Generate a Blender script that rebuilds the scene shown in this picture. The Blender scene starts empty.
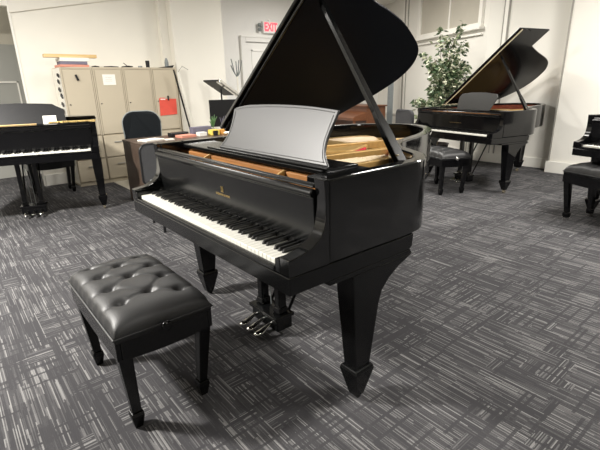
import bpy, bmesh, math, random
from mathutils import Vector, Matrix, noise
random.seed(7)
R = math.radians
sc = bpy.context.scene
COL = sc.collection

# ------------------------------------------------------------------ materials
def new_mat(name):
    m = bpy.data.materials.new(name); m.use_nodes = True
    return m, m.node_tree, m.node_tree.nodes['Principled BSDF']

def mat(name, col, rough=.5, metal=0., spec=.5, coat=0., coat_r=.05, nscale=30., namt=.06, bump=0., bscale=80., rvar=.0):
    """plain procedural surface with a slight noise in its colour, roughness and bump"""
    m, nt, b = new_mat(name)
    N, L = nt.nodes, nt.links
    tc = N.new('ShaderNodeTexCoord'); no = N.new('ShaderNodeTexNoise')
    no.inputs['Scale'].default_value = nscale; no.inputs['Detail'].default_value = 3
    L.new(tc.outputs['Object'], no.inputs['Vector'])
    r = N.new('ShaderNodeValToRGB')
    r.color_ramp.elements[0].position = .3; r.color_ramp.elements[1].position = .7
    r.color_ramp.elements[0].color = [c * (1 - namt) for c in col] + [1]
    r.color_ramp.elements[1].color = [min(1, c * (1 + namt)) for c in col] + [1]
    L.new(no.outputs['Fac'], r.inputs['Fac']); L.new(r.outputs['Color'], b.inputs['Base Color'])
    b.inputs['Roughness'].default_value = rough
    if rvar:
        mr = N.new('ShaderNodeMapRange'); mr.inputs['To Min'].default_value = rough - rvar; mr.inputs['To Max'].default_value = rough + rvar
        L.new(no.outputs['Fac'], mr.inputs['Value']); L.new(mr.outputs['Result'], b.inputs['Roughness'])
    b.inputs['Metallic'].default_value = metal
    b.inputs['Specular IOR Level'].default_value = spec
    b.inputs['Coat Weight'].default_value = coat; b.inputs['Coat Roughness'].default_value = coat_r
    if bump:
        n2 = N.new('ShaderNodeTexNoise'); n2.inputs['Scale'].default_value = bscale; n2.inputs['Detail'].default_value = 4
        L.new(tc.outputs['Object'], n2.inputs['Vector'])
        bp = N.new('ShaderNodeBump'); bp.inputs['Strength'].default_value = bump; bp.inputs['Distance'].default_value = .01
        L.new(n2.outputs['Fac'], bp.inputs['Height']); L.new(bp.outputs['Normal'], b.inputs['Normal'])
    return m

def wood_mat(name, c1, c2, rough=.45, scale=(3, 60, 60)):
    m, nt, b = new_mat(name); N, L = nt.nodes, nt.links
    tc = N.new('ShaderNodeTexCoord'); mp = N.new('ShaderNodeMapping'); mp.inputs['Scale'].default_value = scale
    no = N.new('ShaderNodeTexNoise'); no.inputs['Scale'].default_value = 1.; no.inputs['Detail'].default_value = 6
    r = N.new('ShaderNodeValToRGB'); r.color_ramp.elements[0].position = .35; r.color_ramp.elements[1].position = .65
    r.color_ramp.elements[0].color = (*c1, 1); r.color_ramp.elements[1].color = (*c2, 1)
    L.new(tc.outputs['Object'], mp.inputs['Vector']); L.new(mp.outputs['Vector'], no.inputs['Vector'])
    L.new(no.outputs['Fac'], r.inputs['Fac']); L.new(r.outputs['Color'], b.inputs['Base Color'])
    b.inputs['Roughness'].default_value = rough
    return m

def carpet_mat():
    m, nt, b = new_mat('patterned_carpet'); N, L = nt.nodes, nt.links
    tc = N.new('ShaderNodeTexCoord'); sx = N.new('ShaderNodeSeparateXYZ'); L.new(tc.outputs['Object'], sx.inputs[0])
    def M(op, a, bb=None):
        n = N.new('ShaderNodeMath'); n.operation = op
        for i, v in enumerate((a, bb)):
            if v is None: continue
            if hasattr(v, 'links'): L.new(v, n.inputs[i])
            else: n.inputs[i].default_value = v
        return n.outputs[0]
    def WN(x, y, z=0.):
        c = N.new('ShaderNodeCombineXYZ')
        for i, v in enumerate((x, y, z)):
            if isinstance(v, float): c.inputs[i].default_value = v
            else: L.new(v, c.inputs[i])
        w = N.new('ShaderNodeTexWhiteNoise'); w.noise_dimensions = '3D'; L.new(c.outputs[0], w.inputs['Vector'])
        return w.outputs['Value']
    X, Y = sx.outputs[0], sx.outputs[1]
    def stripes(U, V, seed, per_u=230., per_v=5.5):
        iu = M('FLOOR', M('MULTIPLY', U, per_u))
        off = WN(iu, 0., seed)
        iv = M('FLOOR', M('ADD', M('MULTIPLY', V, per_v), M('MULTIPLY', off, 9.)))
        return WN(iu, iv, seed + 1.)
    sA = stripes(X, Y, 3.)      # threads running along Y
    sB = stripes(Y, X, 8.)      # threads running along X
    # rectangular blocks of one thread direction
    def cell(sxx, syy, seed):
        iy = M('FLOOR', M('MULTIPLY', Y, syy))
        ix = M('FLOOR', M('ADD', M('MULTIPLY', X, sxx), M('MULTIPLY', WN(iy, 0., seed), 5.)))
        return WN(ix, iy, seed + .5)
    c1 = cell(5., 9., 21.); c2 = cell(9., 6., 33.)
    mask = M('GREATER_THAN', M('ADD', c1, M('MULTIPLY', c2, .6)), .46)
    mix = N.new('ShaderNodeMix'); mix.data_type = 'FLOAT'
    L.new(mask, mix.inputs[0]); L.new(sA, mix.inputs[2]); L.new(sB, mix.inputs[3])
    st = mix.outputs[0]
    # sharpen to sparse light threads, some dark blocks
    st = M('MULTIPLY', M('POWER', st, 3.2), .85)
    blk = M('MULTIPLY', M('SUBTRACT', c2, .5), .22)
    no = N.new('ShaderNodeTexNoise'); no.inputs['Scale'].default_value = 240.; no.inputs['Detail'].default_value = 2
    L.new(tc.outputs['Object'], no.inputs['Vector'])
    dk_ = M('LESS_THAN', WN(M('FLOOR', M('MULTIPLY', Y, 75.)), M('FLOOR', M('MULTIPLY', X, 3.1)), 51.), .16)
    dk2 = M('LESS_THAN', WN(M('FLOOR', M('MULTIPLY', X, 75.)), M('FLOOR', M('MULTIPLY', Y, 4.1)), 57.), .10)
    st = M('MULTIPLY', st, M('SUBTRACT', 1., M('MULTIPLY', M('MAXIMUM', dk_, dk2), .7)))
    blk = M('SUBTRACT', blk, M('MULTIPLY', M('MAXIMUM', dk_, dk2), .10))
    v = M('ADD', M('ADD', st, blk), M('MULTIPLY', M('SUBTRACT', no.outputs['Fac'], .5), .5))
    r = N.new('ShaderNodeValToRGB'); e = r.color_ramp.elements
    e[0].position = 0.; e[0].color = (.044, .043, .046, 1)
    e[1].position = 1.; e[1].color = (.25, .246, .242, 1)
    k = e.new(.35); k.color = (.088, .086, .088, 1)
    L.new(v, r.inputs['Fac']); L.new(r.outputs['Color'], b.inputs['Base Color'])
    b.inputs['Roughness'].default_value = .95; b.inputs['Specular IOR Level'].default_value = .15
    bp = N.new('ShaderNodeBump'); bp.inputs['Strength'].default_value = .6; bp.inputs['Distance'].default_value = .004
    L.new(v, bp.inputs['Height']); L.new(bp.outputs['Normal'], b.inputs['Normal'])
    return m

def emis(name, col, s):
    m, nt, b = new_mat(name)
    b.inputs['Base Color'].default_value = (*col, 1); b.inputs['Emission Color'].default_value = (*col, 1)
    b.inputs['Emission Strength'].default_value = s
    return m

M_ = {}
M_['satin'] = mat('satin_black', (.0035, .0037, .0038), .21, spec=.33, nscale=6, namt=.1)
M_['rim'] = mat('rim_black', (.0035, .0037, .0038), .09, spec=.65, nscale=6, namt=.1)
M_['desk'] = mat('music_desk_satin', (.012, .012, .0125), .42, spec=.85, nscale=5, namt=.1)
M_['gloss'] = mat('polished_black', (.004, .004, .0045), .08, spec=.32, coat=.0, coat_r=.03, nscale=5)
M_['lidgloss'] = mat('lid_polish', (.005, .005, .006), .14, spec=.16)
M_['lidunder'] = mat('lid_satin', (.006, .008, .012), .5, spec=.05, nscale=4, rvar=.03)
M_['white'] = mat('key_white', (.80, .79, .72), .25, spec=.5, namt=.02)
M_['ebony'] = mat('key_black', (.010, .010, .010), .3)
M_['gold'] = mat('plate_gold', (.46, .29, .10), .45, metal=.35, nscale=40, namt=.12, bump=.1)
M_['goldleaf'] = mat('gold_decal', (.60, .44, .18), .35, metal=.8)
M_['brass'] = mat('brass', (.78, .70, .54), .25, metal=1.)
M_['chrome'] = mat('chrome', (.82, .81, .78), .18, metal=1.)
M_['rail'] = wood_mat('action_wood', (.27, .11, .03), (.40, .18, .055), .5, (4, 50, 50))
M_['spruce'] = wood_mat('soundboard_spruce', (.42, .27, .12), (.50, .34, .17), .5, (50, 3, 3))
M_['redfelt'] = mat('red_felt', (.50, .02, .04), .95, nscale=200, namt=.3)
M_['blackfelt'] = mat('black_felt', (.02, .02, .02), .95)
M_['string'] = mat('steel_string', (.42, .36, .26), .45, metal=.8)
M_['leather'] = mat('black_leather', (.016, .016, .0165), .50, spec=.6, nscale=20, bump=.08, bscale=220)
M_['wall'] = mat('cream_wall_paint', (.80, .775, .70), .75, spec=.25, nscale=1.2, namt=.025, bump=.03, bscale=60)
M_['wallcool'] = mat('white_wall_paint', (.80, .79, .76), .75, spec=.25, nscale=1.2, namt=.02, bump=.03)
M_['wallback'] = mat('backwall_paint', (.78, .76, .70), .7, spec=.3, nscale=1., namt=.03, bump=.03)
M_['wallgrey'] = mat('hall_grey_paint', (.34, .34, .31), .8, nscale=2, namt=.04)
M_['halltan'] = mat('hall_tan_paint', (.50, .47, .39), .8, nscale=2, namt=.04)
M_['trim'] = mat('white_trim_gloss', (.82, .80, .74), .4, nscale=3, namt=.02)
M_['seam'] = mat('grey_trim', (.30, .29, .26), .6)
M_['ceil'] = mat('ceiling_paint', (.80, .78, .73), .85, nscale=4, namt=.03)
M_['steelbeige'] = mat('beige_enamel', (.50, .44, .335), .5, spec=.3, nscale=2, namt=.03, bump=.02)
M_['steelwhite'] = mat('pale_enamel', (.78, .75, .67), .5, nscale=2, namt=.03)
M_['dark'] = mat('black_plastic', (.010, .010, .011), .42, spec=.35)
M_['mesh'] = mat('chair_mesh', (.010, .012, .014), .8, nscale=300, namt=.5, spec=.1)
M_['charcoal'] = mat('charcoal_fabric', (.055, .055, .058), .85, nscale=200, namt=.3)
M_['greyplastic'] = mat('grey_plastic', (.20, .22, .22), .5)
M_['paper'] = mat('paper_white', (.82, .80, .74), .8, nscale=60, namt=.04)
M_['redfolder'] = mat('red_folder', (.72, .09, .06), .6, nscale=10, namt=.05)
M_['pink'] = mat('salmon_folder', (.66, .28, .20), .7)
M_['purple'] = mat('slate_folder', (.16, .15, .20), .7)
M_['pine'] = wood_mat('pine_board', (.62, .42, .18), (.74, .54, .27), .5, (30, 3, 30))
M_['walnut'] = wood_mat('walnut_desk', (.060, .040, .030), (.11, .075, .055), .4, (40, 40, 3))
M_['organ'] = wood_mat('reddish_brown_wood', (.10, .034, .012), (.17, .06, .022), .4, (3, 50, 50))
M_['leaf'] = None
M_['bark'] = wood_mat('bark', (.14, .10, .06), (.25, .19, .12), .9, (40, 40, 8))
M_['yellow'] = mat('yellow_card', (.80, .62, .12), .6)
M_['orange'] = mat('orange_card', (.75, .36, .08), .6)
M_['green'] = mat('green_leaf', (.07, .16, .05), .5)
M_['signwhite'] = mat('sign_white', (.85, .84, .82), .5)
M_['signred'] = emis('sign_red', (.95, .06, .09), 1.1)
M_['glass'] = mat('window_pane', (.50, .47, .40), .15, spec=.6, nscale=2)
M_['greydesk'] = mat('grey_lacquer', (.025, .025, .024), .3, spec=.5, nscale=5)
M_['mahog'] = wood_mat('mahogany_inner', (.10, .022, .014), (.17, .045, .025), .25, (3, 40, 40))
M_['cord'] = M_['dark']
M_['terracotta'] = mat('dark_pot', (.05, .035, .03), .5)
M_['carpet'] = carpet_mat()

def leaf_mat():
    m, nt, b = new_mat('variegated_leaf'); N, L = nt.nodes, nt.links
    g = N.new('ShaderNodeObjectInfo'); geo = N.new('ShaderNodeNewGeometry')
    r = N.new('ShaderNodeValToRGB'); e = r.color_ramp.elements
    e[0].position = 0; e[0].color = (.035, .07, .03, 1); e[1].position = 1; e[1].color = (.72, .72, .55, 1)
    k = e.new(.40); k.color = (.08, .13, .06, 1); k = e.new(.66); k.color = (.27, .31, .18, 1)
    L.new(geo.outputs['Random Per Island'], r.inputs['Fac']); L.new(r.outputs['Color'], b.inputs['Base Color'])
    b.inputs['Roughness'].default_value = .45
    return m
M_['leaf'] = leaf_mat()

# ------------------------------------------------------------------ mesh helpers
def link(name, me, m, parent=None, smooth=False):
    o = bpy.data.objects.new(name, me); COL.objects.link(o)
    if m: me.materials.append(m)
    if smooth:
        for p in me.polygons: p.use_smooth = True
    if parent: o.parent = parent
    return o

def obj(name, bm, m, parent=None, bevel=0., smooth=False, seg=2, loc=None, rz=None):
    bmesh.ops.recalc_face_normals(bm, faces=bm.faces)
    me = bpy.data.meshes.new(name); bm.to_mesh(me); bm.free()
    o = link(name, me, m, parent, smooth)
    if bevel:
        md = o.modifiers.new('bevel', 'BEVEL'); md.width = bevel; md.segments = seg; md.limit_method = 'ANGLE'
        md.angle_limit = R(35); md.harden_normals = False
    if loc: o.location = loc
    if rz is not None: o.rotation_euler.z = rz
    return o

def thing(name, label, cat, loc=(0, 0, 0), rz=0., group=None, s=1.):
    o = bpy.data.objects.new(name, None); COL.objects.link(o)
    o.location = loc; o.rotation_euler = (0, 0, rz); o.scale = (s, s, s)
    o.empty_display_size = .1
    return tag(o, label, cat, group)

def tag(o, label, cat, group=None):
    o['label'] = label; o['category'] = cat
    if group: o['group'] = group
    return o

def struct(name, bm, m, bevel=0., **k):
    o = obj(name, bm, m, None, bevel, **k); o['kind'] = 'structure'; return o

def B(): return bmesh.new()

def box(bm, x0, x1, y0, y1, z0, z1, T=None):
    vs = [bm.verts.new(Vector(p) if T is None else T @ Vector(p)) for p in
          [(x0, y0, z0), (x1, y0, z0), (x1, y1, z0), (x0, y1, z0), (x0, y0, z1), (x1, y0, z1), (x1, y1, z1), (x0, y1, z1)]]
    for f in [(0, 3, 2, 1), (4, 5, 6, 7), (0, 1, 5, 4), (1, 2, 6, 5), (2, 3, 7, 6), (3, 0, 4, 7)]:
        bm.faces.new([vs[i] for i in f])
    return bm

def bxo(*a, T=None): return box(B(), *a, T=T)

def prism(bm, pts, lo, hi, axis='z', T=None):
    """extrude the 2D outline pts along an axis: z -> (x,y), x -> (y,z), y -> (x,z)"""
    def P(p, h):
        v = {'z': (p[0], p[1], h), 'x': (h, p[0], p[1]), 'y': (p[0], h, p[1])}[axis]
        v = Vector(v); return T @ v if T is not None else v
    a = [bm.verts.new(P(p, lo)) for p in pts]; b = [bm.verts.new(P(p, hi)) for p in pts]
    n = len(pts)
    bm.faces.new(a[::-1]); bm.faces.new(b)
    for i in range(n): bm.faces.new([a[i], a[(i + 1) % n], b[(i + 1) % n], b[i]])
    return bm

def wall_strip(bm, outer, inner, z0, z1):
    """closed band between two open polylines of equal length"""
    n = len(outer); rows = []
    for i in range(n):
        rows.append([bm.verts.new((*outer[i], z0)), bm.verts.new((*outer[i], z1)), bm.verts.new((*inner[i], z1)), bm.verts.new((*inner[i], z0))])
    for i in range(n - 1):
        for k in range(4):
            bm.faces.new([rows[i][k], rows[i + 1][k], rows[i + 1][(k + 1) % 4], rows[i][(k + 1) % 4]])
    bm.faces.new(rows[0]); bm.faces.new(rows[-1][::-1])
    return bm

def tube(bm, pts, r, n=8, cap=True):
    pts = [Vector(p) for p in pts]; rs = r if isinstance(r, (list, tuple)) else [r] * len(pts)
    prev = None; rings = []
    for i, p in enumerate(pts):
        d = (pts[min(i + 1, len(pts) - 1)] - pts[max(i - 1, 0)]).normalized()
        up = Vector((0, 0, 1)) if abs(d.z) < .95 else Vector((1, 0, 0))
        if prev is not None: up = prev
        a = (up - d * up.dot(d)).normalized(); b = d.cross(a); prev = a
        rings.append([bm.verts.new(p + a * rs[i] * math.cos(t) + b * rs[i] * math.sin(t)) for t in [2 * math.pi * k / n for k in range(n)]])
    for i in range(len(rings) - 1):
        for k in range(n): bm.faces.new([rings[i][k], rings[i][(k + 1) % n], rings[i + 1][(k + 1) % n], rings[i + 1][k]])
    if cap: bm.faces.new(rings[0][::-1]); bm.faces.new(rings[-1])
    return bm

def lathe(bm, prof, c=(0, 0, 0), n=20):
    rings = []
    for r, z in prof:
        rings.append([bm.verts.new((c[0] + r * math.cos(2 * math.pi * k / n), c[1] + r * math.sin(2 * math.pi * k / n), c[2] + z)) for k in range(n)])
    for i in range(len(rings) - 1):
        for k in range(n): bm.faces.new([rings[i][k], rings[i][(k + 1) % n], rings[i + 1][(k + 1) % n], rings[i + 1][k]])
    bm.faces.new(rings[0][::-1]); bm.faces.new(rings[-1])
    return bm

def frustum(bm, c0, s0, c1, s1):
    """tapered square post between two rectangles (centre, (sx,sy))"""
    def ring(c, s): return [bm.verts.new((c[0] + a * s[0] / 2, c[1] + b * s[1] / 2, c[2])) for a, b in ((-1, -1), (1, -1), (1, 1), (-1, 1))]
    a, b = ring(c0, s0), ring(c1, s1)
    bm.faces.new(a[::-1]); bm.faces.new(b)
    for i in range(4): bm.faces.new([a[i], a[(i + 1) % 4], b[(i + 1) % 4], b[i]])
    return bm

def catmull(P, n=6):
    out = []
    for i in range(len(P) - 1):
        p0 = Vector(P[max(i - 1, 0)]); p1 = Vector(P[i]); p2 = Vector(P[i + 1]); p3 = Vector(P[min(i + 2, len(P) - 1)])
        for k in range(n):
            t = k / n
            out.append(.5 * ((2 * p1) + (-p0 + p2) * t + (2 * p0 - 5 * p1 + 4 * p2 - p3) * t * t + (-p0 + 3 * p1 - 3 * p2 + p3) * t ** 3))
    out.append(Vector(P[-1])); return out

def inset(path, d):
    out = []
    for i, p in enumerate(path):
        a = path[max(i - 1, 0)]; b = path[min(i + 1, len(path) - 1)]
        t = (b - a).normalized(); out.append(p + Vector((-t.y, t.x)) * d)
    return out

def text_obj(name, s, size, m, parent, M4, depth=.0006, bold=0., spacing=1.):
    cu = bpy.data.curves.new(name, 'FONT'); cu.body = s; cu.size = size; cu.extrude = depth; cu.offset = bold
    cu.align_x = 'CENTER'; cu.align_y = 'CENTER'; cu.space_character = spacing
    o = bpy.data.objects.new(name, cu); COL.objects.link(o)
    dg = bpy.context.evaluated_depsgraph_get(); dg.update()
    me = bpy.data.meshes.new_from_object(o.evaluated_get(dg)); bpy.data.objects.remove(o)
    me.transform(M4); me.materials.clear()
    return link(name, me, m, parent)

# ------------------------------------------------------------------ grand piano
W = 1.44
TREBLE = [(W, .176), (W, .35), (W, .58), (1.425, .72), (1.343, .834), (1.226, .905), (1.128, .963), (1.059, 1.04), (1.015, 1.13), (.969, 1.28),
          (.915, 1.45), (.839, 1.62), (.735, 1.78), (.60, 1.91), (.46, 1.965), (.30, 1.93), (.15, 1.83), (.05, 1.68), (.0, 1.45)]
RIM = [Vector(TREBLE[0])] + catmull([Vector(p) for p in TREBLE], 6)[1:] + [Vector((0, .8)), Vector((0, .176))]
LIDP = [(W, .675), (1.425, .740), (1.343, .834), (1.226, .905), (1.13, .965), (1.05, 1.09), (.995, 1.28), (.93, 1.47), (.85, 1.64), (.775, 1.775),
        (.70, 1.86), (.59, 1.91), (.46, 1.895), (.31, 1.80), (.15, 1.65), (.05, 1.545), (.0, 1.46)]
LID = catmull([Vector(p) for p in LIDP], 5)
LONG_LID = catmull([Vector(p) for p in [(W, .70), (1.435, .80), (1.38, .95), (1.27, 1.06), (1.18, 1.19), (1.07, 1.45), (.93, 1.82), (.78, 2.0), (.62, 2.06), (.42, 2.05), (.23, 1.95), (.04, 1.74), (0, 1.6)]], 5)
ZS, ZT = .704, 1.003

def grand_piano(label, loc, rz, s=1., body='satin', lid=None, detail=True, desk=True, inner='satin', deskm='desk', lidm='lidunder', name='grand_piano', ky=1.):
    mb = M_[body]
    g = thing(name, label, 'piano', loc, rz, None, s)
    # rim
    path = [Vector((p.x, p.y if p.y < .6 else .6 + (p.y - .6) * ky)) for p in RIM]; ins = inset(path, .055)
    obj('rim', wall_strip(B(), [tuple(p) for p in path], [tuple(p) for p in ins], ZS, ZT), M_['rim'] if body == 'satin' else mb, g, .007, seg=3)
    ins2 = inset(path, .0555); ins3 = inset(path, .060)
    obj('inner_rim', wall_strip(B(), [tuple(p) for p in ins2[3:]], [tuple(p) for p in ins3[3:]], .80, .975), M_[inner], g)
    # arms with their curved cheeks
    prof = [Vector((.0, .704))] + catmull([(.0, .764), (.04, .769), (.083, .779), (.125, .802), (.150, .835), (.159, .88), (.160, .93), (.153, 1.003)], 4) + [Vector((.1755, 1.003)), Vector((.1755, .704))]
    low = [(.0, .704), (.0, .752), (.05, .752), (.145, .742), (.145, .704)]
    for x0, x1, c0, c1 in ((0, .052, .0522, .080), (W - .052, W, W - .080, W - .0522)):
        obj('arm', prism(B(), [tuple(p) for p in prof], x0, x1, 'x'), M_['rim'] if body == 'satin' else mb, g, .003)
        obj('cheek', prism(B(), low, c0, c1, 'x'), mb, g, .003)
    # keybed with its stepped side corbel
    kb = B()
    prism(kb, [(0.0, .635), (0, ZS - .003), (.66, ZS - .003), (.655, .66), (.655, .645), (.64, .638), (.60, .635)], 0.003, W - .003, 'x')
    obj('keybed', kb, mb, g, .004)
    obj('keyslip', bxo(.081, W - .081, -.004, .018, .7015, .722), mb, g, .006)
    # bottom / soundboard
    fl = [tuple(p) for p in inset(path, .05) if p.y > .3] + [(.05, .41), (W - .05, .41)]
    obj('soundboard', prism(B(), fl, .845, .860), M_['spruce'], g)
    obj('underside_frame', prism(B(), [tuple(p) for p in inset(path, .20)][6:-2], .70, .76), mb, g)
    # keys
    kx0, kx1 = .082, W - .082; kw = (kx1 - kx0) / 52
    if detail:
        wb = B(); box(wb, .0006, kw - .0006, .020, .165, .712, .735)
        wk = obj('white_key', wb, M_['white'], g, .0015, seg=1); wk.location.x = kx0
        for i in range(1, 52):
            c = wk.copy(); COL.objects.link(c); c.parent = g; c.location.x = kx0 + kw * i
        bb = B()
        prism(bb, [(.070, .733), (.078, .748), (.165, .750), (.165, .733)], -.0055, .0055, 'x')
        bk = obj('black_key', bb, M_['ebony'], g, .0015, seg=1)
        first = True
        for i in range(51):
            if i % 7 in (0, 2, 3, 5, 6):   # A B | C D E | F G: keys start on A
                pass
            note = 'ABCDEFG'[i % 7]
            if note in 'BE': continue
            o = bk if first else bk.copy()
            if not first: COL.objects.link(o); o.parent = g
            first = False
            o.location.x = kx0 + kw * (i + 1)
    else:
        obj('white_keys', bxo(kx0, kx1, .020, .165, .712, .735), M_['white'], g)
        bb = B()
        for i in range(51):
            if 'ABCDEFG'[i % 7] in 'BE': continue
            x = kx0 + kw * (i + 1); box(bb, x - .0055, x + .0055, .07, .165, .733, .750)
        obj('black_keys', bb, M_['ebony'], g)
    # fallboard: leaning board with a rolled lip at its top
    fp = [(.166, .735), (.160, .76), (.154, .86), (.1495, .935), (.138, .942), (.136, .951), (.141, .961), (.155, .966), (.168, .958), (.19, .74)]
    obj('fallboard', prism(B(), fp, .0524, W - .0524, 'x'), mb, g, .003)
    rl = [(.152, .9665), (.154, .974), (.160, .979), (.180, .979), (.184, .974), (.184, .9665)]
    obj('front_rail', prism(B(), rl, .0565, W - .0565, 'x'), mb, g, .003)
    # legs
    def leg(x0, x1, yc, tail=False):
        b = B(); zt = .636 if not tail else .70; yt = yc
        if tail:
            frustum(b, (0, 0, .17), (.085, .085), (0, 0, .70), (.13, .13)); frustum(b, (0, 0, .155), (.11, .11), (0, 0, .175), (.11, .11))
            frustum(b, (0, 0, .065), (.07, .07), (0, 0, .155), (.105, .105))
            for v in b.verts: v.co.x += (x0 + x1) / 2; v.co.y += yc
        else:
            pr = [(.318, .17), (.288, .52), (.283, .60), (.270, .614), (.645, .614), (.61, .600), (.55, .578), (.49, .543), (.448, .500), (.430, .45), (.402, .17)]
            prism(b, [(y + yc - .39, z) for y, z in pr], x0, x1, 'x')
            xm = (x0 + x1) / 2
            for v in b.verts:     # taper the width too
                if v.co.z < .2: v.co.x = xm + (v.co.x - xm) * .70
            yy = yc - .03
            frustum(b, (xm, yy, .152), (.100, .112), (xm, yy, .170), (.088, .100))
            frustum(b, (xm, yy, .020 if body != 'gloss' else .045), (.046, .046), (xm, yy, .152), (.100, .112))
            # brackets
        o = obj('leg', b, mb, g, .004)
        xm = (x0 + x1) / 2; yy = yc - (0 if tail else .03)
        c = B(); lathe(c, [(.012, .047), (.016, .042), (.016, .036), (.010, .034)], (xm, yy, 0), 12)
        w = B(); 
        rings = []
        for xx in (-.012, .012):
            rings.append([w.verts.new((xm + xx, yy + .004 + .021 * math.cos(t), .021 + .021 * math.sin(t))) for t in [2 * math.pi * k / 14 for k in range(14)]])
        w.faces.new(rings[0]); w.faces.new(rings[1][::-1])
        for k in range(14): w.faces.new([rings[0][k], rings[0][(k + 1) % 14], rings[1][(k + 1) % 14], rings[1][k]])
        me = bpy.data.meshes.new('t'); w.to_mesh(me); w.free(); c.from_mesh(me)
        obj('caster', c, M_['brass'] if body == 'gloss' else M_['dark'], o)
        return o
    leg(.006, .104, .415); leg(W - .104, W - .006, .415); leg(.50, .62, .6 + 1.0 * ky, True)
    # leg plates
    for x0, x1 in ((.004, .18), (W - .18, W - .004)): obj('leg_plate', bxo(x0, x1, .18, .645, .6145, .6345), mb, g, .003)
    # pedal lyre
    ly = B(); cx = .675
    box(ly, cx - .12, cx + .12, .40, .50, .035, .105)
    box(ly, cx - .13, cx + .13, .385, .51, .1051, .125)
    for dx in (-.08, .08):
        frustum(ly, (cx + dx, .455, .13), (.042, .05), (cx + dx, .455, .60), (.042, .05))
        frustum(ly, (cx + dx, .455, .13), (.062, .07), (cx + dx, .455, .16), (.05, .058))
    box(ly, cx - .11, cx + .11, .40, .52, .60, .636)
    lo = obj('pedal_lyre', ly, mb, g, .004)
    rods = B()
    for dx in (-.02, .02): tube(rods, [(cx + dx, .465, .13), (cx + dx, .465, .60)], .003, 6)
    obj('pedal_rod', rods, M_['greyplastic'], lo)
    br = B()
    for dx in (-.08, .08): tube(br, [(cx + dx, .50, .10), (cx + dx, .86, .70)], .009, 6)
    obj('lyre_brace', br, mb, lo)
    for dx in (-.07, 0, .07):
        p = B(); px = cx + dx
        path_ = [(px, .41, .075), (px, .38, .072), (px, .352, .060), (px, .325, .050), (px, .298, .047)]
        hw = [.011, .012, .017, .025, .022]
        rings = []
        for (x, y, z), h in zip(path_, hw):
            rings.append([p.verts.new((x + h * math.cos(t), y + .004 * 0, z + .0085 * math.sin(t))) for t in [2 * math.pi * k / 10 for k in range(10)]])
        x, y, z = px, .284, .046
        rings.append([p.verts.new((x + .008 * math.cos(t), y, z + .004 * math.sin(t))) for t in [2 * math.pi * k / 10 for k in range(10)]])
        for i in range(len(rings) - 1):
            for k in range(10): p.faces.new([rings[i][k], rings[i][(k + 1) % 10], rings[i + 1][(k + 1) % 10], rings[i + 1][k]])
        p.faces.new(rings[0]); p.faces.new(rings[-1][::-1])
        obj('pedal', p, M_['chrome'], lo, smooth=True)
    return g

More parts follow.
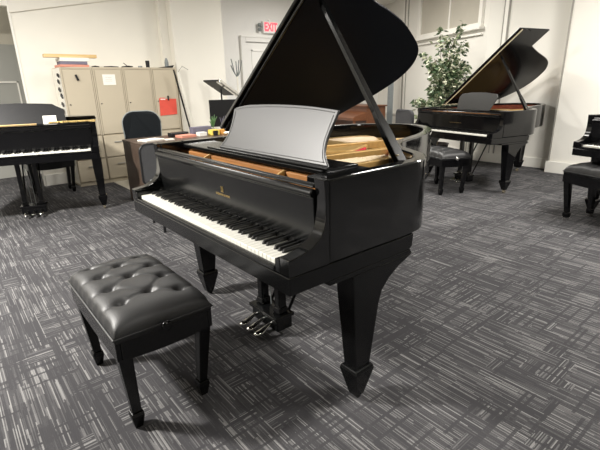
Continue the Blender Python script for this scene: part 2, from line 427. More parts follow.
def open_inside(g, body, ky=1.):
    """cast plate, strings, dampers and the wooden parts in front of them"""
    mb = M_[body]
    def rail_seg(x0, x1): return bxo(x0, x1, .292, .312, .868, .960)
    obj('wrest_plank', bxo(.06, W - .06, .346, .40, .862, .955), M_['rail'], g)
    for x0, x1 in ((.16, .405), (.42, 1.04), (1.055, 1.30)):
        obj('action_rail', rail_seg(x0, x1), M_['rail'], g, .002)
    obj('action_shelf', bxo(.062, W - .062, .195, .3455, .855, .8715), M_['dark'], g)
    for x in (.41, 1.045, 1.305):
        b = B(); prism(b, [(.20, .873), (.20, .90), (.26, .955), (.2915, .968), (.2915, .873)], x - .006, x + .006, 'x')
        obj('plate_bracket', b, M_['gold'], g, .002)
    hm = B()
    for i in range(70):
        x = .10 + i * .0170
        if abs(x - .41) < .012 or abs(x - 1.045) < .012: continue
        box(hm, x - .004, x + .004, .262, .285, .872, .893 + .003 * math.sin(i * .9))
    obj('hammer_row', hm, M_['blackfelt'], g)
    # plate as a flat casting with a raised rim and struts
    pl = inset(RIM, .062)
    pl = [p for p in pl if p.y > .42]
    pz = .895
    b = wall_strip(B(), [tuple(p) for p in inset(RIM, .062) if p.y > .42], [tuple(p) for p in inset(RIM, .135) if p.y > .35][:len([p for p in inset(RIM, .062) if p.y > .42])], pz - .02, pz + .006)
    obj('cast_plate', b, M_['gold'], g, .004)
    obj('tuning_pin_field', bxo(.07, W - .07, .41, .62, pz - .02, pz + .012), M_['gold'], g, .004)
    # the raised flowing shoulder of the casting seen beyond the desk
    sh = catmull([(.08, .62), (.10, 1.0), (.10, 1.4), (.20, 1.72), (.42, 1.62), (.52, 1.42), (.60, 1.24), (.66, 1.08), (.55, .98), (.42, .90), (.34, .62)], 5)
    obj('plate_shoulder', prism(B(), [tuple(p) for p in sh], pz - .012, pz + .030), M_['gold'], g, .012, seg=3)
    for x0, y0, x1, y1 in ((.36, .6, .62, 1.72), (.72, .6, .86, 1.42), (1.04, .6, 1.06, .98), (1.22, .6, 1.24, .86)):
        b = B(); d = Vector((x1 - x0, y1 - y0)).normalized(); nn = Vector((-d.y, d.x)) * .013
        prism(b, [(x0 + nn.x, y0 + nn.y), (x0 - nn.x, y0 - nn.y), (x1 - nn.x, y1 - nn.y), (x1 + nn.x, y1 + nn.y)], pz - .005, pz + .045)
        obj('plate_strut', b, M_['gold'], g, .006)
    b = B()
    for i in range(46):
        x0 = .66 + i * .0148; x1 = x0 + .05 - i * .0009
        # end where the plate flange begins
        yl = 1.50 - i * .0156 if x0 < 1.0 else 1.02 - (x0 - 1.0) * .42
        if x1 > 1.33: break
        tube(b, [(x0, .60, pz + .016), (x1, yl, pz + .008)], .0011, 3, False)
    for i in range(38):
        x0 = .12 + i * .011; tube(b, [(x0, .60, pz + .040), (x0 + .10, .9, pz + .038)], .0015, 3, False)
    obj('plate_web', prism(B(), [(.66, .62), (1.35, .62), (1.34, .72), (1.22, .82), (1.06, .92), (.92, 1.2), (.80, 1.45), (.64, 1.70), (.50, 1.66), (.60, 1.2)], pz - .012, pz - .002), M_['gold'], g, .003)
    so = obj('strings', b, M_['string'], g); so['kind'] = 'stuff'
    b = B()
    for i in range(46):
        x = .10 + i * .0215
        box(b, x - .006, x + .006, .655, .700, pz + .018, pz + .045)
    obj('damper_row', b, M_['blackfelt'], g)
    b = B()
    prism(b, [(.585, 1.285), (.665, 1.10), (.68, 1.11), (.60, 1.29)], pz + .0, pz + .02)
    obj('felt_strip', b, M_['redfelt'], g, .004)
    b = B()
    prism(b, [(.80, 1.28), (.86, 1.19), (.90, 1.23), (.83, 1.36)], pz + .008, pz + .030)
    prism(b, [(.70, 1.42), (.80, 1.26), (.815, 1.28), (.72, 1.46)], pz + .008, pz + .026)
    obj('felt_strip', b, M_['redfelt'], g, .004)
    for cx_, cy_, r_ in ((.80, .99, .045), (.92, 1.0, .036), (.90, .85, .036), (.72, .84, .03), (1.03, .80, .03)):
        bm = B(); lathe(bm, [(r_, pz - .001), (r_, pz + .006), (r_ * .75, pz + .009), (r_ * .72, pz + .002)], (cx_, cy_, 0), 20)
        obj('plate_rosette', bm, M_['gold'], g, smooth=False)

def tilt(a, x0=0., z0=1.028):
    return Matrix.Translation((x0, 0, z0)) @ Matrix.Rotation(-a, 4, 'Y')

def lid_open(g, a, m, LD=None, fy=(.665, 1.0), prop_m='satin', flapm=None, prop=((1.368, .640, .99), (.780, .745, 1.676))):
    T = tilt(a)
    pts = [(p.x, p.y) for p in (LD or LID)]
    o = y0 = pts[0][1] - (.04 if m == 'lidunder' else 0.)
    o = obj('lid', prism(B(), [(0, y0)] + [(p[0], p[1]) for p in pts[::-1]], 0, .020, 'z', T), M_[m], g, .003)
    fl = prism(B(), [(0.004, y0 - .033), (W - .004, fy[0] - .01), (W - .004, fy[1]), (0.004, fy[1])], .0215, .040, 'z', T)
    obj('lid_flap', fl, M_['rim'] if m == 'lidunder' else M_[m], g, .004)
    if m == 'lidunder':
        obj('lid_edge_glint', prism(B(), [(0.004, y0 - .012), (W, pts[0][1] - .012), (W, pts[0][1] - .0005), (0.004, y0 - .0005)], .001, .019, 'z', T), M_['rim'], g, .007, seg=3)  # polished strip added so the lid's front edge shows a bright line
    hg = B(); tube(hg, [(.0, .62, 1.022), (.0, 1.44, 1.022)], .008, 8)
    obj('lid_hinge', hg, M_['brass'], g)
    p0, p1 = Vector(prop[0]), Vector(prop[1])
    d = (p1 - p0).normalized(); b = B()
    side = Vector((0, 1, 0)); side = (side - d * side.dot(d)).normalized(); up = d.cross(side)
    def ring(p, w, t): return [b.verts.new(p + side * w * i + up * t * j) for i, j in ((-1, -1), (1, -1), (1, 1), (-1, 1))]
    L = (p1 - p0).length
    rs = [ring(p0 + d * L * t, w, tt) for t, w, tt in ((0, .027, .013), (.20, .024, .013), (.28, .016, .012), (.97, .0135, .011), (1, .008, .008))]
    for i in range(len(rs) - 1):
        for k in range(4): b.faces.new([rs[i][k], rs[i][(k + 1) % 4], rs[i + 1][(k + 1) % 4], rs[i + 1][k]])
    b.faces.new(rs[0]); b.faces.new(rs[-1])
    po = obj('lid_prop', b, M_[prop_m], g, .003)
    kb = B(); lathe(kb, [(.006, 0), (.008, .004), (.004, .007)], (p0.x + .0, p0.y - .026, p0.z + .03), 10)
    obj('prop_peg', kb, M_['brass'], po)

# ================================================================== MAIN PIANO
main = grand_piano('satin black grand piano in the foreground with lid propped open and music desk raised', (0, 0, 0), 0)
open_inside(main, 'satin')
lid_open(main, R(40), 'lidunder')
# sliding tray and music desk
b = B(); box(b, .075, 1.268, .300, .50, .972, .992)
obj('desk_tray', b, M_['satin'], main, .004)
b = B(); box(b, 1.27, 1.384, .222, .50, .955, .985)
obj('desk_slide', b, M_['satin'], main, .004)
b = B(); box(b, .36, 1.29, .305, .335, .992, 1.002)
obj('desk_ledge', b, M_['satin'], main, .003)
# tilted frame: u = x, v = height along the slope
n_ = Vector((0, -.21, .1)).normalized(); vdir = Vector((0, .1, .21)).normalized()
TD = Matrix(((1, 0, 0, 0), (0, vdir.y, n_.y, .330), (0, vdir.z, n_.z, 1.003), (0, 0, 0, 1)))
md_pts = catmull([(.445, .0), (.475, .04), (.492, .09), (.488, .15), (.474, .205)], 4) + catmull([(.492, .216), (.60, .231), (.80, .238), (.98, .237), (1.10, .232), (1.228, .222)], 4) \
    + catmull([(1.224, .18), (1.216, .13), (1.217, .08), (1.232, .04), (1.268, .0)], 4)
d = obj('music_desk', prism(B(), [tuple(p) for p in md_pts], -.012, .0, 'z', TD), M_['desk'], main, .003)
bd = B()
for seq in (catmull([(.500, .206), (.60, .219), (.80, .226), (.98, .225), (1.10, .220), (1.212, .211)], 4), catmull([(.470, .01), (.497, .05), (.508, .10), (.505, .15), (.496, .195)], 4),
            catmull([(1.210, .20), (1.206, .14), (1.205, .09), (1.218, .045), (1.240, .01)], 4), [Vector((.47, .012)), Vector((1.245, .012))]):
    tube(bd, [TD @ Vector((p[0], p[1], .0003)) for p in seq], .0016, 6)
obj('desk_moulding', bd, M_['desk'], d)
# gold maker's mark on the fallboard
fv = Vector((0, -.006, .10)).normalized(); fn = Vector((0, -.10, -.006)).normalized()
def on_fall(x, z):
    y = .160 - (z - .76) * .06 - .0010
    return Matrix(((1, 0, 0, x), (0, fv.y, fn.y, y), (0, fv.z, fn.z, z), (0, 0, 0, 1)))
text_obj('maker_name', 'STEINWAY & SONS', .0135, M_['goldleaf'], main, on_fall(.762, .834), .0004, .0003, 1.05)
b = B(); Tm = on_fall(.762, .861)
tube(b, [Tm @ Vector(p) for p in [(-.004, -.010, 0), (-.009, -.002, 0), (-.004, .006, 0), (-.009, .013, 0)]], .0016, 5)
tube(b, [Tm @ Vector(p) for p in [(.004, -.010, 0), (.009, -.002, 0), (.004, .006, 0), (.009, .013, 0)]], .0016, 5)
tube(b, [Tm @ Vector(p) for p in [(0, -.011, 0), (0, .012, 0)]], .0012, 5)
tube(b, [Tm @ Vector(p) for p in [(-.011, -.012, 0), (.011, -.012, 0)]], .0018, 5)
obj('lyre_emblem', b, M_['goldleaf'], main)
# small pins along the fallboard foot
b = B()
for i in range(26):
    x = .14 + i * .045; lathe(b, [(.0018, 0), (.0018, .003)], (x, .150, .7615), 6)
obj('felt_pin', b, M_['chrome'], main)

# ================================================================== benches
def bench(label, loc, rz, grp=None, s=1., name='piano_bench', knob=True, lx=.67, lyy=.395, legm='satin', tufts=None, metalfeet=False, h=0.0):
    g = thing(name, label, 'bench', loc, rz, grp, s)
    hx, hy = lx / 2, lyy / 2
    # cushion with buttons in staggered rows and folds between
    if tufts is None:
        tufts = [(-.25, -.11), (-.09, -.11), (.06, -.11), (.21, -.11), (-.17, 0), (-.01, 0), (.15, 0), (-.25, .11), (-.09, .11), (.06, .11), (.21, .11)]
    nx, ny = 84, 52; bm = B(); grid = []
    segs = []
    for i, a in enumerate(tufts):
        for c in tufts[i + 1:]:
            dd = math.hypot(a[0] - c[0], a[1] - c[1])
            if .09 < dd < .178 and abs(a[1] - c[1]) > .05: segs.append((a, c))
    for a in tufts:   # pleats to the long edges
        if abs(a[1]) > .05: segs.append((a, (a[0] - .012, math.copysign(hy + .02, a[1]))))
    for j in range(ny + 1):
        row = []
        for i in range(nx + 1):
            u = -1 + 2 * i / nx; v = -1 + 2 * j / ny
            x, y = u * hx * .995, v * hy * .995
            e = (1 - abs(u) ** 7) * (1 - abs(v) ** 5)
            z = .450 + .072 * max(0, e) ** .42
            dz = 0
            for tx, ty in tufts:
                r2 = (x - tx) ** 2 + (y - ty) ** 2
                dz += .024 * math.exp(-r2 / .00035) + .007 * math.exp(-r2 / .0018)
            cz = 0
            for (ax, ay), (bx_, by_) in segs:
                vx, vy = bx_ - ax, by_ - ay; t = max(0, min(1, ((x - ax) * vx + (y - ay) * vy) / (vx * vx + vy * vy)))
                r2 = (x - ax - t * vx) ** 2 + (y - ay - t * vy) ** 2
                cz = max(cz, .0055 * math.exp(-r2 / .00006) + .0025 * math.exp(-r2 / .0005))
            z -= (dz + cz) * min(1, max(0, e) * 1.6)
            # the pulled-in scallops of the border
            if abs(v) > .93: y += math.copysign(.003 * math.sin(x * 42), -v)
            row.append(bm.verts.new((x, y, z)))
        grid.append(row)
    for j in range(ny):
        for i in range(nx): bm.faces.new([grid[j][i], grid[j][i + 1], grid[j + 1][i + 1], grid[j + 1][i]])
    ring = grid[0] + [grid[j][nx] for j in range(1, ny + 1)] + grid[ny][::-1][1:] + [grid[j][0] for j in range(ny - 1, 0, -1)]
    low = [bm.verts.new((v.co.x * .995, v.co.y * .995, .425)) for v in ring]; n = len(ring)
    for k in range(n): bm.faces.new([ring[k], low[k], low[(k + 1) % n], ring[(k + 1) % n]])
    bm.faces.new(low)
    c = obj('cushion', bm, M_['leather'], g, smooth=True)
    bt = B()
    for tx, ty in tufts:
        lathe(bt, [(.009, .485), (.009, .490), (.005, .4935), (.001, .4945)], (tx, ty, 0), 10)
    obj('tufting_buttons', bt, M_['leather'], c, smooth=True)
    pp = B(); z = .444
    pts = [(-hx, -hy, z), (hx, -hy, z), (hx, hy, z), (-hx, hy, z), (-hx, -hy, z)]
    tube(pp, pts, .004, 6)
    obj('piping', pp, M_['leather'], c)
    # apron with gently arched lower edges
    ap = B()
    for sgn in (-1, 1):
        arc = [(-hx + .004 + (2 * hx - .008) * k / 12, .350 - .014 * math.sin(math.pi * k / 12)) for k in range(13)]
        y0 = sgn * (hy - .022) if sgn > 0 else -hy + .004
        prism(ap, arc + [(hx - .004, .43), (-hx + .004, .43)], min(sgn * (hy - .004), sgn * (hy - .022)), max(sgn * (hy - .004), sgn * (hy - .022)), 'y')
        arc = [(-hy + .004 + (2 * hy - .008) * k / 12, .350 - .012 * math.sin(math.pi * k / 12)) for k in range(13)]
        arc = [(max(-hy + .0225, min(hy - .0225, a_)), z_) for a_, z_ in arc]
        prism(ap, arc + [(hy - .0225, .43), (-hy + .0225, .43)], min(sgn * (hx - .004), sgn * (hx - .022)), max(sgn * (hx - .004), sgn * (hx - .022)), 'x')
    obj('apron', ap, M_[legm], g, .003)
    for sx in (-1, 1):
        for sy in (-1, 1):
            lb = B(); cx, cy = sx * (hx - .063), sy * (hy - .052)
            frustum(lb, (cx, cy, .075), (.036, .036), (cx + sx * .030, cy + sy * .020, .40), (.054, .054))
            frustum(lb, (cx, cy, .055), (.050, .050), (cx, cy, .075), (.046, .046))
            frustum(lb, (cx, cy, .0), (.030, .030), (cx, cy, .055), (.050, .050))
            lo = obj('leg', lb, M_[legm], g, .003)
            if metalfeet: obj('foot_ferrule', frustum(B(), (cx, cy, .0), (.036, .036), (cx, cy, .03), (.046, .046)), M_['chrome'], lo)
    if knob:
        for sgn in (1, -1):
            kb = B()
            lathe(kb, [(.006, 0), (.007, .010), (.018, .013), (.021, .020), (.019, .028), (.008, .031)], (0, 0, 0), 20)
            k = obj('height_knob', kb, M_['satin'] if legm == 'satin' else M_['chrome'], g, smooth=True)
            k.rotation_euler = (0, sgn * math.pi / 2, 0); k.location = (sgn * (hx - .004), -.005, .440)
    return g

bench('black tufted leather piano bench in front of the foreground piano', (.650, -.256, 0), 0, 'tufted piano benches',
      tufts=[(-.265, -.110), (-.115, -.106), (.040, -.110), (.19, -.110), (-.195, .0), (-.04, .0), (.16, .010), (-.255, .115), (-.10, .118), (.045, .115), (.22, .115)])

u20 = (math.cos(R(-20)), math.sin(R(-20)))
bench('black tufted bench with metal tipped legs cut off by the right edge of the photo', (1.08 + .275 * u20[0], 3.84 + .275 * u20[1], 0), R(-20), 'tufted piano benches', 1.07, legm='gloss', metalfeet=True)
u22 = (math.cos(R(-24)), math.sin(R(-24)))
bench('small black bench tucked under the keyboard of the open glossy piano by the plant', (-.315 - .275 * u22[0], 3.85 - .275 * u22[1], 0), R(-24), 'tufted piano benches', legm='gloss')

# ================================================================== open glossy piano at the back
rp = grand_piano('glossy black grand piano with open lid standing in front of the leafy plant', (-1.283, 4.244, 0), R(-12.5), .964, 'gloss', detail=False, inner='mahog', ky=1.12)
open_inside(rp, 'gloss')
lid_open(rp, R(38), 'lidgloss', LONG_LID, (.68, 1.22), prop_m='gloss', prop=((1.375, .640, .99), (.80, .78, 1.645)))
T36 = tilt(R(38))
# brass strip painting the lit line along the lid's front edge
obj('lid_edge_glint', prism(B(), [(0, .692), (W, .692), (W, .6995), (0, .6995)], -.002, .016, 'z', T36), M_['brass'], rp)
obj('desk_tray', bxo(.075, 1.385, .285, .50, .972, .992), M_['gloss'], rp, .004)
TD2 = Matrix(((1, 0, 0, 0), (0, vdir.y, n_.y, .33), (0, vdir.z, n_.z, .993), (0, 0, 0, 1)))
o = obj('music_desk', prism(B(), [(.56, 0), (.52, .16), (.55, .215), (.70, .235), (.92, .235), (1.10, .215), (1.13, .17), (1.08, .0)], -.012, 0, 'z', TD2), M_['greydesk'], rp, .003)
obj('felt_strip', bxo(.3, 1.25, .150, .162, .9662, .9705), M_['rail'], rp)
Tm = Matrix(((1, 0, 0, .72), (0, fv.y, fn.y, .1485), (0, fv.z, fn.z, .834), (0, 0, 0, 1)))
b = B(); box(b, .62, .82, .1535, .1555, .838, .8395)
obj('maker_mark', b, M_['goldleaf'], rp)

# ================================================================== closed pianos
def closed_piano(label, loc, rz, s, deskz=True):
    g = grand_piano(label, loc, rz, s, 'gloss', detail=False, inner='gloss')
    T = Matrix.Translation((0, 0, ZT + .002))
    pts = [(p.x, p.y) for p in LID]
    obj('lid', prism(B(), [(0, .60)] + pts[::-1], 0, .020, 'z', T), M_['gloss'], g, .003)
    obj('lid_flap', prism(B(), [(0.004, .605), (W - .004, .605), (1.40, .74), (1.3, .84), (1.2, .90), (1.12, .955), (0.004, .955)], .0215, .040, 'z', T), M_['gloss'], g, .003)
    obj('desk_tray', bxo(.075, 1.385, .235, .59, .972, .992), M_['gloss'], g, .003)
    TT = Matrix(((1, 0, 0, 0), (0, vdir.y, n_.y, .36), (0, vdir.z, n_.z, .994), (0, 0, 0, 1)))
    if deskz:
        obj('music_desk', prism(B(), [(.22, 0), (.22, .17), (.27, .215), (.45, .235), (.72, .24), (.95, .228), (1.04, .22), (1.085, .19), (1.14, .16), (1.16, .0)], -.012, 0, 'z', TT), M_['dark'], g, .003)
    else:
        obj('music_desk', bxo(.25, 1.2, .35, .365, .993, 1.0), M_['gloss'], g)
    return g
lp = closed_piano('glossy black grand piano at the left edge with a paper card on its music desk', (-2.70, -.90, 0), R(73.9), .984)
rz3 = R(-14)
closed_piano('black grand piano cut off by the right edge of the photo behind a bench', (.955, 3.73, 0), rz3, .975, False)

def local(x, y, z, o=(-2.70, -.90), a=R(73.9), s=.984):
    c, si = math.cos(a), math.sin(a)
    return (o[0] + s * (c * x - si * y), o[1] + s * (si * x + c * y), z * s)

# paper card on the left piano's music desk, wooden stick, row of gold beads
b = B(); box(b, -.062, .062, -.001, .001, 0, .085)
o = obj('paper_card', b, M_['paper'], None); o.location = local(1.00, .358, .9955); o.rotation_euler = (R(-23), 0, R(73.9))
tag(o, 'small white paper card leaning on the music desk of the left piano', 'card')
o = obj('wooden_stick', bxo(-.25, .25, -.008, .008, 0, .010), M_['pine'], None, .002); o.location = local(.62, .34, .993); o.rotation_euler.z = R(73.9)
tag(o, 'thin pale wooden stick lying below the music desk of the left piano', 'stick')
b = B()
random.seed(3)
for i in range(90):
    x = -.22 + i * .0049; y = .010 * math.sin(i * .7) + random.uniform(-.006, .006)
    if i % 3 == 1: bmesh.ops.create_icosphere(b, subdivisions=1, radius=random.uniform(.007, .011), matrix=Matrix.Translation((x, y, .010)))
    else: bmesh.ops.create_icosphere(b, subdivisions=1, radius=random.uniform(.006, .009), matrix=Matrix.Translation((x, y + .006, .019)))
o = obj('gold_bead_row', b, M_['goldleaf'], None, smooth=True); o.location = local(1.22, .28, .9945); o.rotation_euler.z = R(73.9)
tag(o, 'row of gold beads lying at the right end of the left piano beside its music desk', 'garland')

# bench behind the left piano
bench('black bench standing under the left piano next to the beige cabinets', (-4.02, .26, 0), R(90), 'tufted piano benches', knob=False, lx=.55, lyy=.33, tufts=[(-.1, 0), (.1, 0)])

# ================================================================== room
HC = 3.0
struct('floor', bxo(-7.5, 8, -6.5, 9.0, -.05, 0), M_['carpet'])
struct('ceiling', bxo(-7.5, 8, -6.5, 9.0, HC, HC + .05), M_['ceil'])
struct('wall_left', bxo(-4.75, -4.60, .25, 2.32, 0, HC), M_['wall'])
b = B(); box(b, -4.60, -4.33, 2.32, 3.20, 0, HC)
struct('trim_1', b, M_['wall'], .004)            # the wide pier right of the cabinets
b = B(); box(b, -4.6, -4.48, 2.20, 2.319, 0, HC)
struct('trim_2', b, M_['wall'], .003)
struct('wall_exit', bxo(-5.05, -4.90, 3.20, 8.3, 0, HC), M_['wallcool'])
struct('wall_pier_return', bxo(-4.90, -4.60, 3.05, 3.20, 0, HC), M_['wallcool'])
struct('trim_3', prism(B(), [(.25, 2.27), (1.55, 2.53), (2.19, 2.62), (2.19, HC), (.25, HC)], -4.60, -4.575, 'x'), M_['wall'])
# header above the opening on the left, and the hall beyond it
struct('wall_header', bxo(-4.75, -4.60, -1.6, .25, 2.35, HC), M_['wall'])
struct('wall_left_near', bxo(-4.75, -4.60, -6.5, -1.6, 0, HC), M_['wall'])
struct('wall_hall', bxo(-5.95, -5.80, -2.5, 2.0, 0, HC), M_['halltan'])
struct('wall_hall_side', bxo(-5.8, -4.75, 1.85, 2.0, 0, HC), M_['halltan'])
b = B(); box(b, -4.62, -4.59, .235, .26, 0, 2.5)
struct('trim_4', b, M_['trim'], .004)
# hall door with raised panels
b = B(); box(b, -5.80, -5.76, -.50, .42, 0, 1.99)
dr = struct('door_1', b, M_['wallgrey'], .003)
b = B()
for y0, y1, z0, z1 in ((-.40, -.06, .22, .95), (.02, .34, .22, .95), (-.40, -.06, 1.08, 1.46), (.02, .34, 1.08, 1.46)):
    for a0, a1, c0, c1 in ((y0, y1, z1 - .02, z1), (y0, y1, z0, z0 + .02), (y0, y0 + .02, z0, z1), (y1 - .02, y1, z0, z1)):
        box(b, -5.762, -5.75, a0, a1, c0, c1)
o = obj('door_panel_moulding', b, M_['trim'], dr)
# exit door and casing
b = B(); box(b, -4.90, -4.868, 3.99, 4.90, 0, 2.08)
d2 = struct('door_2', b, M_['wallcool'], .003)
b = B()
for y0, y1, z0, z1 in ((4.10, 4.80, 1.05, 1.96), (4.10, 4.80, .2, .92)):
    for a0, a1, c0, c1 in ((y0, y1, z1 - .03, z1), (y0, y1, z0, z0 + .03), (y0, y0 + .03, z0, z1), (y1 - .03, y1, z0, z1)):
        box(b, -4.872, -4.853, a0, a1, c0, c1)
obj('door_panel_moulding', b, M_['wallcool'], d2, .004)
b = B(); box(b, -4.90, -4.84, 3.87, 3.975, 0, 2.20); box(b, -4.90, -4.84, 4.915, 5.02, 0, 2.20); box(b, -4.90, -4.84, 3.9751, 4.9149, 2.095, 2.20)
box(b, -4.84, -4.825, 3.87, 5.02, 2.17, 2.20)
struct('trim_5', b, M_['wallcool'], .006)
# angled back wall with the window, straight back wall, forward step on the right
A = Vector((-1.35, 6.24)); dr_ = Vector((-2.75 + 1.35, 6.86 - 6.24)).normalized()
ang = math.atan2(dr_.y, dr_.x)      # local +x runs away to the left along the wall
def awall(u0, u1, d0, d1, z0, z1, bm=None):
    """box on the angled wall: u along the wall from A, d in front of it (towards the room)"""
    bm = bm or B(); nrm = Vector((dr_.y, -dr_.x)) * -1
    if nrm.y > 0: nrm = -nrm
    T = Matrix(((dr_.x, nrm.x, 0, A.x), (dr_.y, nrm.y, 0, A.y), (0, 0, 1, 0), (0, 0, 0, 1)))
    return box(bm, u0, u1, d0, d1, z0, z1, T=T)
struct('wall_angled', awall(0, 4.4, -.15, 0, 0, HC), M_['wallback'])
# window: pane, frame, sill
win = struct('window_1', awall(.20, 2.0, .001, .012, 2.19, 2.95), M_['glass'])
b = awall(.12, .20, .0, .05, 2.13, 2.98); awall(2.0, 2.09, .0, .05, 2.13, 2.98, b); awall(.2001, 1.9999, .0, .05, 2.13, 2.19, b); awall(1.02, 1.06, .012, .03, 2.1901, 2.98, b)
obj('window_frame', b, M_['trim'], win, .004)
b = awall(.08, 2.13, .0, .10, 2.085, 2.125); awall(.10, 2.10, .0, .05, 2.0, 2.02, b)
obj('window_sill', b, M_['trim'], win, .006)
b = B()
for u in (2.53, 2.66): awall(u, u + .014, .0, .012, 0, HC, b)
struct('trim_6', b, M_['seam'])
b = B()
for u in (2.545, 2.674): awall(u, u + .05, .0, .030, 0, HC, b)
struct('trim_7', b, M_['trim'], .006)
b = awall(2.8, 4.2, .0, .03, .60, .66); struct('trim_8', b, M_['trim'], .006)
struct('baseboard_angled', awall(0.0, 4.3, .0, .02, 0, .15), M_['trim'], .004)
struct('wall_back', bxo(-1.35, -.085, 6.24, 6.39, 0, HC), M_['wallback'])
struct('wall_back_right', bxo(-.085, 8.0, 6.00, 6.39, 0, HC), M_['wallback'])
b = B(); box(b, -.084, -.064, 5.988, 5.9995, .17, HC)
struct('trim_9', b, M_['seam'])
b = B(); box(b, -1.115, -1.10, 6.225, 6.24, .15, HC); box(b, -1.035, -1.02, 6.225, 6.24, .15, HC)
struct('trim_10', b, M_['seam'])
b = B(); box(b, -1.095, -1.04, 6.215, 6.24, .15, HC)
struct('trim_11', b, M_['trim'], .004)
struct('trim_12', bxo(.52, 1.3, 5.975, 5.9995, .17, HC), M_['trim'], .004)
struct('baseboard_back', bxo(-1.35, -.105, 6.215, 6.239, 0, .15), M_['trim'], .004)
struct('baseboard_back_right', bxo(-.105, 8.0, 5.965, 5.985, 0, .165), M_['trim'], .004)
struct('baseboard_left', bxo(-4.60, -4.575, .26, .60, 0, .16), M_['trim'], .004)
struct('wall_right', bxo(8.0, 8.15, -6.5, 9.0, 0, HC), M_['halltan'])
struct('wall_front', bxo(-7.5, 8.15, -6.65, -6.5, 0, HC), M_['wallback'])
# pale vinyl floor behind the desk, by the cabinets
struct('floor_strip', bxo(-4.14, -2.6, 1.06, 2.9, 0.0, .004), M_['halltan'])

# ================================================================== cabinets
cy = [.613, 1.012, 1.412, 1.828, 2.215]
CF, ZC = -4.15, 1.60
clabel = ['beige metal cabinet at the left end of the row under the long wooden board', 'beige metal cabinet second from the left with a white notice on its door',
          'plain beige metal cabinet third from the left behind the office chair', 'beige metal cabinet at the right end of the row, red folder on its door']
for i in range(4):
    y0, y1 = cy[i] + .003, cy[i + 1] - .003
    g = thing('storage_cabinet', clabel[i], 'cabinet', (CF, (y0 + y1) / 2, 0), 0, 'beige storage cabinets in a row')
    h = (y1 - y0) / 2
    obj('body', bxo(-.445, -.002, -h, h, .0, ZC), M_['steelbeige'], g, .003)
    dr = obj('door', bxo(0, .018, -h + .022, h - .022, .70, ZC - .03), M_['steelbeige'], g, .003)
    lk = B(); lathe(lk, [(.010, 0), (.010, .006)], (0, 0, 0), 12)
    k = obj('lock', lk, M_['chrome'], dr); k.rotation_euler = (0, R(90), 0); k.location = (.018, -h + .05, 1.12)
    fr = B()
    for a0, a1, c0, c1 in ((-h, -h + .018, .69, ZC), (h - .018, h, .69, ZC), (-h + .018, h - .018, ZC - .024, ZC)): box(fr, -.002, .012, a0, a1, c0, c1)
    obj('door_frame', fr, M_['steelbeige'], g, .002)
    for z0, z1 in ((.375, .675), (.06, .36)):
        dw = obj('drawer', bxo(0, .018, -h + .006, h - .006, z0, z1), M_['steelbeige'], g, .004)
        hb = B(); box(hb, .018, .030, -.055, .055, z1 - .10, z1 - .085)
        obj('handle', hb, M_['seam'], dw, .002)
        if i > 1: break
    obj('plinth', bxo(-.01, .006, -h, h, .0, .05), M_['steelbeige'], g)
    if i == 0: obj('side_panel', bxo(-.44, -.02, -h - .003, -h - .0002, .03, ZC - .01), M_['steelwhite'], g)['label'] = 'pale side panel'

def small(name, label, cat, bm, m, loc, rot=(0, 0, 0), bevel=.0, smooth=False, group=None):
    o = obj(name, bm, m, None, bevel, smooth=smooth); o.location = loc; o.rotation_euler = rot
    return tag(o, label, cat, group)

# things on and at the cabinets
small('wooden_board', 'long pale wooden board lying across folders on the left cabinet', 'board', bxo(-.05, .05, -.32, .32, 0, .042), M_['pine'], (-4.22, .79, ZC + .118), bevel=.003)
small('paper_folder', 'salmon paper folder at the bottom of the stack on the left cabinet', 'folder', bxo(-.13, .13, -.18, .18, 0, .030), M_['pink'], (-4.27, .80, ZC), (0, 0, R(4)), .003)
small('paper_folder', 'grey purple folder above the salmon one on the left cabinet', 'folder', bxo(-.13, .13, -.165, .165, 0, .040), M_['purple'], (-4.28, .81, ZC + .031), (0, 0, R(-3)), .003)
small('paper_sheaf', 'white paper sheaf on top of the folders under the wooden board', 'papers', bxo(-.12, .12, -.18, .18, 0, .045), M_['paper'], (-4.28, .82, ZC + .072), (0, 0, R(2)), .003)
small('paper_notice', 'white notice taped on the door of the second cabinet', 'notice', bxo(0, .002, -.085, .085, -.07, .07), M_['paper'], (CF + .0185, 1.215, 1.435))
o = text_obj('notice_writing', 'ooo oo\noo oooo', .03, M_['seam'], bpy.data.objects['paper_notice'], Matrix(((0, 0, 1, .0022), (1, 0, 0, 0), (0, 1, 0, .0), (0, 0, 0, 1))), .0002) if False else None
b = B()
for z in (.03, .005, -.02):
    box(b, .0021, .0026, -.05, -.05 + .09, z, z + .003)
obj('notice_lines', b, M_['seam'], bpy.data.objects['paper_notice'])
small('magnetic_clip', 'black magnetic clip stuck on the door of the left cabinet', 'clip', bxo(0, .018, -.012, .014, -.045, .035), M_['dark'], (CF + .019, .80, 1.47), (R(18), 0, 0), .005)
fo = small('file_folder', 'red orange file folder hanging on the right cabinet door', 'folder', prism(B(), [(-.14, -.15), (.13, -.13), (.13, .10), (-.04, .10), (-.05, .115), (-.12, .115), (-.14, .10)], 0, .006, 'x'), M_['redfolder'], (CF + .0190, 2.035, 1.05), (R(-2), 0, 0))
obj('folder_label', bxo(.0061, .0068, -.12, -.045, .085, .10), M_['paper'], fo)
small('binder_clip', 'black clip holding the red folder', 'clip', bxo(0, .012, -.012, .012, -.03, .04), M_['dark'], (CF + .0262, 2.04, 1.155), (0, 0, 0), .004)
